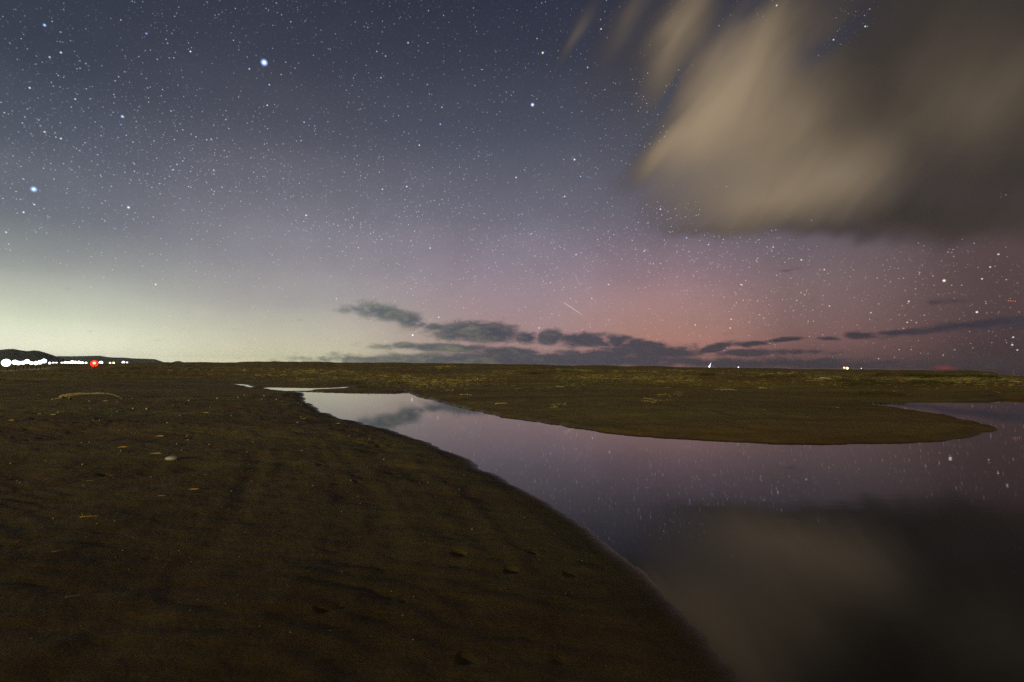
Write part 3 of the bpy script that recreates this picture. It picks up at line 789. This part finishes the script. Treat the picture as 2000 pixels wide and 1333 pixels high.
for k in range(len(P)):
    if not ok[k] or grid_at(P[k][:1], P[k][1:2], FS)[0] < .15: continue
    L = px_size(rs.uniform(5, 15), P[k])
    o = obj('driftwood_stick', stick_me[int(rs.integers(6))], None, (P[k][0], P[k][1], P[k][2] + .004), (0, 0, rs.normal(0, .5)), (L, L, L))
    tag(o, 'small pale driftwood stick in the wrack lines across the water', 'driftwood', 'driftwood sticks in the wrack lines across the water')
P, ok = ground_hit(np.array(gx_), np.array(gy_)); P = P[ok]
s_ = grid_at(P[:, 0], P[:, 1], FS); P = P[s_ > .1]
n = len(P); L = rs.uniform(.10, .42, n) * np.clip(np.hypot(P[:, 0], P[:, 1]) / 45, .5, 1.6); a = rs.normal(0, .7, n) + (rs.random(n) < .5) * math.pi; tilt = np.abs(rs.normal(.15, .25, n))
d = np.stack([np.cos(a) * np.cos(tilt), np.sin(a) * np.cos(tilt), np.sin(tilt)], -1) * L[:, None]
wd = .006 + .010 * rs.random(n); sdv = np.stack([-np.sin(a), np.cos(a), np.zeros(n)], -1) * wd[:, None]; upv = np.array((0, 0, 1.0)) * wd[:, None]
b0 = P + np.array((0, 0, .004))
v = np.stack([b0 - sdv, b0 + sdv, b0 + upv * 1.6, b0 + d + upv], 1).reshape(-1, 3)
k = np.arange(n)[:, None] * 4
q = np.concatenate([k + np.array([[0, 1, 3]]), k + np.array([[1, 2, 3]]), k + np.array([[2, 0, 3]])])
MAT_STRAW = pmat('dry_straw', (.33, .27, .10), .8, .2, (.5, (.15, .12, .04)))
tag(obj('dry_grass', quads('dry_grass', v, q, MAT_STRAW, False)), 'dry yellow straw strewn in lines over the far sand flat', 'grass', None, 'stuff')

rs = np.random.default_rng(77); gx_, gy_ = [], []  # dark blades added so the scarps facing the low light stay dark
for (x0, y0, x1, y1, sp, ng) in [(1765, 735, 1945, 737, 1.6, 900), (1700, 731, 1830, 733, 1.0, 300), (1660, 752, 1860, 749, 1.2, 420), (1600, 746, 1700, 745, 1, 160), (1620, 770, 1760, 772, 1, 200), (620, 747, 800, 752, 1.5, 120), (700, 757, 795, 761, 1.5, 60), (150, 718, 420, 721, 1.2, 300), (1000, 728, 1300, 731, 1.5, 300), (1340, 733, 1560, 737, 1.5, 300)]:
    left = ng
    while left > 0:
        m_ = min(left, int(rs.lognormal(2.6, .7)) + 2); left -= m_; t0 = rs.random()
        gx_ += list(x0 + (x1 - x0) * t0 + rs.normal(0, 7, m_)); gy_ += list(y0 + (y1 - y0) * t0 + rs.normal(0, sp) + rs.normal(0, .3, m_))
P, ok = ground_hit(np.array(gx_), np.array(gy_)); P = P[ok]; P = P[grid_at(P[:, 0], P[:, 1], FS) > .1]
P = np.repeat(P, 4, 0) + np.concatenate([rs.normal(0, .12, (len(P) * 4, 2)), np.zeros((len(P) * 4, 1))], 1); P[:, 2] = grid_at(P[:, 0], P[:, 1], FZ) - .01
n = len(P); hgt = rs.uniform(.08, .30, n); lean = rs.normal(0, .10, (n, 2)); wd = rs.uniform(.008, .02, n)
v = np.stack([P + np.stack([-wd, 0 * wd, 0 * wd], -1), P + np.stack([wd, 0 * wd, 0 * wd], -1), P + np.stack([0 * wd, wd, 0 * wd], -1), P + np.stack([lean[:, 0], lean[:, 1], hgt], -1)], 1).reshape(-1, 3)
k = np.arange(n)[:, None] * 4
q = np.concatenate([k + np.array([[0, 1, 3]]), k + np.array([[1, 2, 3]]), k + np.array([[2, 0, 3]])])
tag(obj('added_grass', quads('added_grass', v, q, pmat('added_grass', (.060, .050, .022), .9, .1, (.6, (.034, .032, .014))), False)), 'low dark grass added along scarps of the far sand flat to darken them', 'grass', None, 'stuff')

# ------------------------------------------------------------------ town lights
def lamp_mat(name, col, s):
    m = bpy.data.materials.new(name); m.use_nodes = True; t = NT(m.node_tree); t.n.clear()
    e = t.n.new('ShaderNodeEmission'); e.inputs[0].default_value = (*col, 1); e.inputs[1].default_value = s
    o = t.n.new('ShaderNodeOutputMaterial'); t.l.new(e.outputs[0], o.inputs[0])
    return m


LM = {'white': lamp_mat('white_lamp', (.92, 1.0, .97), 4), 'cool': lamp_mat('cool_lamp', (.80, .97, 1.0), 4), 'yellow': lamp_mat('yellow_lamp', (1.0, .80, .32), 5), 'red': lamp_mat('red_halo_glow', (1.0, .035, .02), 1.6),
      'orange': lamp_mat('orange_lamp', (1.0, .42, .18), 3)}
MAT_POLE = pmat('painted_steel', (.02, .02, .02), .9, .1)
LIGHTS = [  # x, y, radius, colour, distance
    (12, 709, 10.5, 'white', 190), (29, 708, 6.5, 'cool', 200), (36, 709.5, 5.5, 'cool', 230), (45, 709, 5, 'white', 215), (53, 706.5, 6, 'white', 225), (61, 709.5, 4.5, 'cool', 240), (70, 709.5, 5.2, 'white', 235), (78, 708, 5.5, 'white', 225), (86, 705.5, 6, 'cool', 240),
    (97, 709.5, 3, 'white', 260), (104, 709.6, 2.8, 'white', 270), (110, 709.5, 2.6, 'white', 260), (121, 709.6, 3, 'white', 280), (128, 709, 4, 'white', 270), (134, 710, 4.6, 'white', 250), (141, 707.5, 4.2, 'white', 275), (147, 708, 3.6, 'white', 280),
    (154, 708.6, 4.6, 'white', 270), (161, 709, 3.2, 'white', 300), (168, 709.4, 2.8, 'white', 310), (184, 709.5, 3.6, 'orange', 235), (197, 709, 4.6, 'white', 290), (215, 709.4, 2.2, 'yellow', 320), (222, 709.2, 2.4, 'yellow', 320), (241, 708.4, 3.6, 'white', 330), (248, 708.6, 2.0, 'white', 330)]


def street_lamp(x, y, rpx, colr, dist, lab, grp):
    dist = dist * .45 + 10 if x < 100 else (112 if colr == 'orange' else dist + 130); d = pdir(x, y); t = dist / d[1]; q = d * t; q[2] += EYE
    r = rpx * .74 / F0 * dist
    g = float(height(np.array([q[0]]), np.array([q[1]]), False)[0][0])
    top = q[2] - g
    e = empty('street_lamp', (q[0], q[1], g - .3)); tag(e, lab, 'street lamp', grp)
    v, f = tube([(0, r * .4, 0), (0, r * .4, top * .6 + .3), (0, r * .3, top + .3)], [.06, .05, .04], 8)
    obj('pole', mesh('pole', v, f, MAT_POLE), e)
    v, f = ball(r, 16, 10, 1.06, .8, .92)
    obj('lamp_globe', mesh('lamp_globe', v, f, LM[colr]), e, (0, 0, top + .3))
    return e


for k, (x, y, r_, c_, dd) in enumerate(LIGHTS):
    if k == 0: lab, grp = 'largest white lamp of the town, glaring under the dark hill', None
    elif c_ == 'orange': lab, grp = 'red orange lamp among the white town lights', None
    elif c_ == 'yellow': lab, grp = 'small yellow lamp beside the end of the row of town lights', 'yellow town lamps'
    elif k == len(LIGHTS) - 2: lab, grp = 'last white lamp of the town row, standing apart under the headland', None
    elif k == len(LIGHTS) - 1: lab, grp = 'tiny white lamp next to the last lamp of the town row', None
    elif r_ >= 4.5 and x < 100: lab, grp = 'big white lamp in the dense row under the dark hill', 'big white town lamps'
    else: lab, grp = 'white lamp in the thinner row of town lights under the headland', 'white town lamps'
    street_lamp(x, y, r_, c_, dd, lab, grp)
# red halo of the orange lamp, added as a glowing globe of its own
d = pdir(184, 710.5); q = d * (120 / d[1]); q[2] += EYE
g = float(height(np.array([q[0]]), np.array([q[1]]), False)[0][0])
e = empty('red_halo', (q[0], q[1], g - .3)); tag(e, 'red halo of the orange town lamp built as a glowing globe', 'lamp halo')
v, f = tube([(0, .3, 0), (0, .3, q[2] - g + .2)], [.06, .05], 8); obj('pole', mesh('pole', v, f, MAT_POLE), e)  # made-up pole that carries the halo globe
v, f = ball(.74, 16, 10, 1.05, .8, .95); obj('halo_globe', mesh('halo_globe', v, f, LM['red']), e, (0, 0, q[2] - g + .3))

# ------------------------------------------------------------------ boats out at sea
MAT_HULL = pmat('boat_hull', (.05, .055, .07), .5, .4, (1.5, (.03, .03, .04)))
MAT_CABIN = pmat('boat_cabin', (.5, .5, .5), .6, .3)


def boat(x, y, dist, L, lamps, lab, mast_tilt=0.0, strip=0.0):
    d = pdir(x, y); q = d * (dist / d[1]); zl = q[2] + EYE + .45
    e = empty('fishing_boat', (q[0], q[1], -.45)); tag(e, lab, 'boat', None)
    secs = [(-.5, .10, .9), (-.3, .16, .8), (0, .17, .75), (.25, .14, .85), (.42, .07, 1.1), (.5, .008, 1.3)]; v, f = [], []
    for s, w_, h_ in secs:
        v += [(s * L, -w_ * L * .55, -.4), (s * L, -w_ * L, h_), (s * L, w_ * L, h_), (s * L, w_ * L * .55, -.4)]
    for i in range(len(secs) - 1):
        a, b = 4 * i, 4 * i + 4
        f += [(a, b, b + 1, a + 1), (a + 1, b + 1, b + 2, a + 2), (a + 2, b + 2, b + 3, a + 3), (a + 3, b + 3, b, a)]
    f += [(0, 1, 2, 3), (20, 23, 22, 21)]
    obj('hull', mesh('hull', v, f, MAT_HULL, False), e)
    obj('cabin', mesh('cabin', *box(-.3 * L, -.02 * L, -.09 * L, .09 * L, .8, 2.4), MAT_CABIN, False), e)
    mx = -.1 * L; mt = max(zl + .5, 3.2)
    v, f = tube([(mx, 0, 2.3), (mx + mast_tilt, 0, mt)], [.08, .05], 6); obj('mast', mesh('mast', v, f, MAT_POLE), e)
    for (dx, dz, r_, c_) in lamps:
        v, f = ball(r_, 12, 8); obj('lamp', mesh('lamp', v, f, LM[c_]), e, (mx + dx, -.35, zl + dz))
    if strip:
        v, f = tube([(mx, -.3, zl - .4), (mx + mast_tilt * .5, -.3, zl + strip * .5), (mx + mast_tilt, -.3, zl + strip)], [.95, .60, .15], 8)
        obj('lamp_strip', mesh('lamp_strip', v, f, LM['blue']), e)
    return e


LM['boat_white'] = lamp_mat('boat_lamp', (.80, .97, 1.0), 3); LM['boat_orange'] = lamp_mat('boat_orange_lamp', (1, .55, .3), 4)
LM['blue'] = lamp_mat('blue_white_lamp', (.62, .72, 1.0), 2.2)
boat(1387, 716.5, 820, 13, [(0, 0, 1.1, 'boat_white')], 'boat with a slanting blue white lamp beam rising above the ridge', 2.6, 5.6)
boat(1443, 717.6, 900, 9, [(0, 0, .85, 'boat_white')], 'boat with one small white lamp near the blue white beam')
boat(1653, 719.0, 800, 15, [(-1.6, .1, 1.25, 'boat_orange'), (2.6, -.5, 1.45, 'yellow')], 'boat with an orange and a yellow lamp side by side')
boat(1683, 720.0, 1100, 9, [(0, 0, .7, 'boat_white')], 'boat with one very faint lamp beside the orange and yellow lamps')

# ------------------------------------------------------------------ stars
DS = 60000.0


def star_mat(name, k):
    m = bpy.data.materials.new(name); m.use_nodes = True; t = NT(m.node_tree); t.n.clear()
    a = t.n.new('ShaderNodeAttribute'); a.attribute_name = 'glow'
    e = t.n.new('ShaderNodeEmission'); t.l.new(a.outputs['Color'], e.inputs[0]); e.inputs[1].default_value = k
    tr = t.n.new('ShaderNodeBsdfTransparent'); ad = t.n.new('ShaderNodeAddShader')
    t.l.new(e.outputs[0], ad.inputs[0]); t.l.new(tr.outputs[0], ad.inputs[1])
    o = t.n.new('ShaderNodeOutputMaterial'); t.l.new(ad.outputs[0], o.inputs[0])
    m.cycles.emission_sampling = 'NONE'
    return m


MAT_STAR = star_mat('starlight', 1.0)


def star_mesh(dirs, rad, colr, name, origin=None, k=6, skirt=.55):
    """small round discs facing the ground, bright in the middle; rad in radians, colr (n,3)"""
    n = len(dirs); c = dirs * DS
    up = np.tile(np.array((0, 0, 1.0)), (n, 1)); s = np.cross(dirs, up); s /= np.linalg.norm(s, axis=1, keepdims=True); u = np.cross(s, dirs)
    ang = np.arange(k) * 2 * math.pi / k
    ring = (s[:, None, :] * np.cos(ang)[None, :, None] + u[:, None, :] * np.sin(ang)[None, :, None]) * (rad * DS)[:, None, None]
    v = np.concatenate([c[:, None, :], c[:, None, :] + ring * .45, c[:, None, :] + ring], 1)
    if origin is not None: v = v - origin
    b = np.arange(n)[:, None] * (2 * k + 1); f = []
    for i in range(k):
        j = (i + 1) % k
        f += [np.concatenate([b, b + 1 + i, b + 1 + j], 1), np.concatenate([b + 1 + i, b + 1 + k + i, b + 1 + k + j], 1), np.concatenate([b + 1 + i, b + 1 + k + j, b + 1 + j], 1)]
    m = quads(name, v.reshape(-1, 3), np.concatenate(f), MAT_STAR, False)
    a = m.attributes.new('glow', 'FLOAT_COLOR', 'POINT')
    cc = np.zeros((n, 2 * k + 1, 4)); cc[..., 3] = 1; cc[:, 0, :3] = colr; cc[:, 1:1 + k, :3] = (colr * skirt)[:, None, :]
    a.data.foreach_set('color', cc.astype(np.float32).ravel())
    return m


def cloud_cover(dirs):
    y = np.maximum(dirs[:, 1], .12); u, v_ = dirs[:, 0] / y, dirs[:, 2] / y
    d1 = np.max([blob_np(u, v_, b) for b in BIG_CLOUD], 0) - np.max([blob_np(u, v_, b) for b in CLOUD_GAPS], 0)
    d2 = np.max([blob_np(u, v_, b) for b in LOW_CLOUDS], 0)
    return np.clip(np.maximum(d1, d2), 0, 1)


PXR = 1 / F0
TINT = {'b': (.46, .70, 1.35), 'w': (1, 1, 1.04), 'y': (1.1, .98, .72), 'o': (1.2, .80, .52)}
BRIGHT = [  # x, y, radius in photograph pixels, strength, tint, label
    (516, 122.5, 5.6, 2.6, 'b', 'brilliant blue white star, the largest in the sky'), (66, 370, 4.4, 1.9, 'b', 'large pale blue star above the town glow'), (1040, 205, 3.7, 1.7, 'b', 'bright blue star to the side of the large cloud'),
    (239, 228, 3.0, 1.3, 'b', 'blue star between the brilliant star and the large pale blue star'), (87, 49.5, 2.8, 1.2, 'b', 'small sharp blue star high above a pair of white stars'), (251, 405.5, 2.8, 1.3, 'w', 'white star above the hazy headland glow'),
    (1060, 103.5, 2.8, 1.3, 'y', 'yellowish star above the bright blue star near the cloud'), (1122, 312, 2.7, 1.2, 'w', 'white star beside a loose cluster below the bright blue star'), (1844, 548.5, 3.2, 1.4, 'y', 'yellowish star under the dark base of the large cloud'),
    (806, 655, 2.6, 1.5, 'w', 'white star low beside the row of small clouds'), (1908, 610, 2.4, 1.3, 'w', 'close double star above the thin dark cloud bank'), (598, 421, 2.5, 1.0, 'w', 'white star over the paler band of the milky way')]
for k, (x, y, r_, s_, ti, lab) in enumerate(BRIGHT):
    d = pdir(np.array([x]), np.array([y])); e = obj('star', star_mesh(d, np.array([r_ * (1.1 if k < 3 else .85) * PXR]), np.array([TINT[ti]]) * s_ * (2.2 if k < 3 else 1.4), 'star', d[0] * DS, 14, .14 if k < 3 else .32), None, tuple(d[0] * DS))
    tag(e, lab, 'star', 'brightest stars')
MEDIUM = [(119, 103, 'w'), (97, 112, 'w'), (87, 258, 'y'), (119, 271, 'w'), (487, 135, 'b'), (526, 166, 'b'), (594, 239, 'b'), (588, 275, 'b'), (522, 206, 'w'), (441, 234, 'b'), (286, 66, 'b'), (372, 101, 'w'), (372, 101, 'w'), (58, 172, 'w'), (147, 194, 'w'),
          (797, 84, 'w'), (753, 110, 'b'), (736, 101, 'b'), (744, 152, 'b'), (863, 210, 'b'), (860, 243, 'b'), (819, 284, 'w'), (1134, 345, 'b'), (1103, 384, 'w'), (1008, 347, 'w'), (1174, 57, 'w'), (1173, 82, 'b'), (1290, 409, 'w'), (1258, 491, 'w'), (1125, 498, 'w'),
          (840, 485, 'w'), (747, 370, 'w'), (794, 365, 'w'), (1517, 11, 'w'), (1628, 78, 'w'), (1604, 60, 'w'), (1690, 52, 'w'), (1341, 465, 'b'), (1384, 478, 'b'), (1510, 483, 'w'), (1565, 508, 'w'), (1950, 497, 'w'), (1934, 522, 'w'), (1918, 545, 'w'), (1610, 527, 'o'),
          (1620, 598, 'o'), (1426, 641, 'o'), (1428, 624, 'o'), (1358, 635, 'w'), (1156, 583, 'w'), (1189, 556, 'w'), (1053, 641, 'w'), (857, 620, 'y'), (657, 584, 'w'), (304, 556, 'w'), (12, 454, 'w'), (67, 400, 'w'), (46, 415, 'w'), (1447, 556, 'w'), (1449, 557, 'w'), (1775, 589, 'w'), (1701, 611, 'o'), (1716, 701, 'w'), (1979, 659, 'w'), (1977, 674, 'w'), (1987, 684, 'o'), (1772, 630, 'o'), (925, 650, 'y')]
rs = np.random.default_rng(91)
mx = [m_[0] for m_ in MEDIUM[:-1]]; my = [m_[1] for m_ in MEDIUM[:-1]]; mt_ = [TINT[m_[2]] for m_ in MEDIUM[:-1]]
while len(mx) < 288:
    x, y = rs.uniform(0, 2000), rs.uniform(0, 690) ** 1.0
    if x + 1.4 * y < 240 or rs.random() < (y - 480) / 260: continue
    if x < 620 and y > 500: continue
    mx.append(x); my.append(y); mt_.append(TINT[rs.choice(['w', 'w', 'w', 'b', 'y' if y < 450 else 'o'])])
D = pdir(np.array(mx), np.array(my)); cov = cloud_cover(D)
for k in range(len(mx)):
    if cov[k] > .25: continue
    s_ = rs.uniform(.8, 1.2) if k < len(MEDIUM) else rs.uniform(.35, .65)
    e = obj('star', star_mesh(D[k:k + 1], np.array([(rs.uniform(1.5, 1.9) if k < len(MEDIUM) else rs.uniform(1.15, 1.5)) * PXR]), np.array([mt_[k]]) * s_, 'star', D[k] * DS), None, tuple(D[k] * DS))
    tag(e, 'small clear star standing out among the faint star dust', 'star', 'small clear stars')
# faint stars, far too many to count
N = 84000
az = np.radians(rs.uniform(-75, 75, N)); el = np.arcsin(rs.uniform(math.sin(R(.8)), math.sin(R(62)), N))
D = np.stack([np.sin(az) * np.cos(el), np.cos(az) * np.cos(el), np.sin(el)], -1)
y_ = np.maximum(D[:, 1], .12); u, v_ = D[:, 0] / y_, D[:, 2] / y_
# the milky way rises out of the horizon glow across the view: denser there
mu, mv = puv(600, 430); band = np.exp(-((v_ - mv + .20 * (u - mu)) / .17) ** 2)
keep = rs.random(N) < (.50 + .5 * band) * (.25 + .75 * np.clip(np.degrees(el) / 10, 0, 1))
glow = np.exp(-((u + .95) / .55) ** 2) * np.exp(-(v_ / .22) ** 2)
keep &= rs.random(N) > glow * 1.1
keep &= cloud_cover(D) < rs.uniform(.1, .5, N)
D = D[keep]; n = len(D); el = el[keep]
mag = rs.random(n) ** 7
clump = .55 + .9 * np.clip(fbm(np.degrees(np.arctan2(D[:, 0], D[:, 1])) * .16, np.degrees(el) * .16, 4, 5) + .5, 0, 1)
br = (.095 + .50 * mag) * clump * (.8 + .5 * band[keep]) * np.where(np.degrees(el) < 12, .75, 1)
rad = (.92 + .40 * mag ** .7) * PXR
ti = rs.random(n)[:, None]; cold = np.array((.72, .84, 1.18)); warm = np.array((1.1, .98, .82))
tint = np.where(np.degrees(el)[:, None] < 9, warm * (1 - ti * .3) + np.array((1, .9, .8)) * ti * .3, cold * (1 - ti) + np.array((1, 1, 1.0)) * ti)
st = obj('stars', star_mesh(D, rad, tint * br[:, None], 'stars'))
tag(st, 'dense faint star dust covering the clear night sky', 'stars', None, 'stuff')


# ------------------------------------------------------------------ satellite flares drawn as glowing streaks, and a passing aeroplane
def streak(x0, y0, x1, y1, wpx, s_, col, lab):
    a, b = pdir(np.array([x0, x1]), np.array([y0, y1])); D2 = 40000.0
    o = a * D2; pts = [(a + (b - a) * t) * D2 - o for t in np.linspace(0, 1, 9)]
    w_ = [wpx / F0 * D2 * .5 * k for k in (.5, .9, 1, 1, .95, .9, .8, .6, .25)]
    v, f = tube(pts, w_, 6)
    m = lamp_mat('satellite_light', col, s_); m.cycles.emission_sampling = 'NONE'
    tag(obj('satellite', mesh('satellite', v, f, m), None, tuple(o)), lab, 'satellite', 'streaks of light above the low clouds')


streak(1101, 591, 1138, 616, 1.5, .62, (1, .86, .72), 'brightest slanting meteor streak above the low clouds')
streak(1122.5, 535, 1133.5, 559.5, 1.3, .42, (1, .80, .78), 'steep faint meteor streak above the brighter one')
streak(1119, 568, 1144, 592, .8, .34, (1, .80, .70), 'faintest meteor streak between two other streaks')
d = pdir(np.array([1976.0]), np.array([588.0]))[0]; q = d * 9000
e = empty('aeroplane', tuple(q), .2); e.scale = (.42, .42, .42); tag(e, 'distant aeroplane with a row of red lamps under the large cloud', 'aeroplane')
v, f = tube([(-130, 0, 0), (-110, 0, 0), (100, 0, 2), (130, 0, 6)], [2, 8, 8, 2], 10); obj('fuselage', mesh('fuselage', v, f, MAT_HULL), e)
for s in (-1, 1):
    obj('wing', mesh('wing', [(-20, 0, 0), (30, 0, 0), (60, s * 120, 6), (40, s * 120, 6), (-20, 0, 2), (30, 0, 2), (60, s * 120, 7), (40, s * 120, 7)], [(0, 1, 2, 3), (7, 6, 5, 4), (0, 4, 5, 1), (1, 5, 6, 2), (2, 6, 7, 3), (3, 7, 4, 0)], MAT_HULL, False), e)
obj('tail_fin', mesh('tail_fin', *box(95, 128, -1, 1, 6, 34), MAT_HULL, False), e)
LM['beacon'] = lamp_mat('aircraft_beacon', (1, .30, .18), 1.6); LM['beacon'].cycles.emission_sampling = 'NONE'
for k, xx in enumerate((-125, -62, 0, 62, 125)):
    v, f = ball(8, 10, 7, 1.5, 1, 1); obj('beacon_lamp', mesh('beacon_lamp', v, f, LM['beacon']), e, (xx, -9, 0))
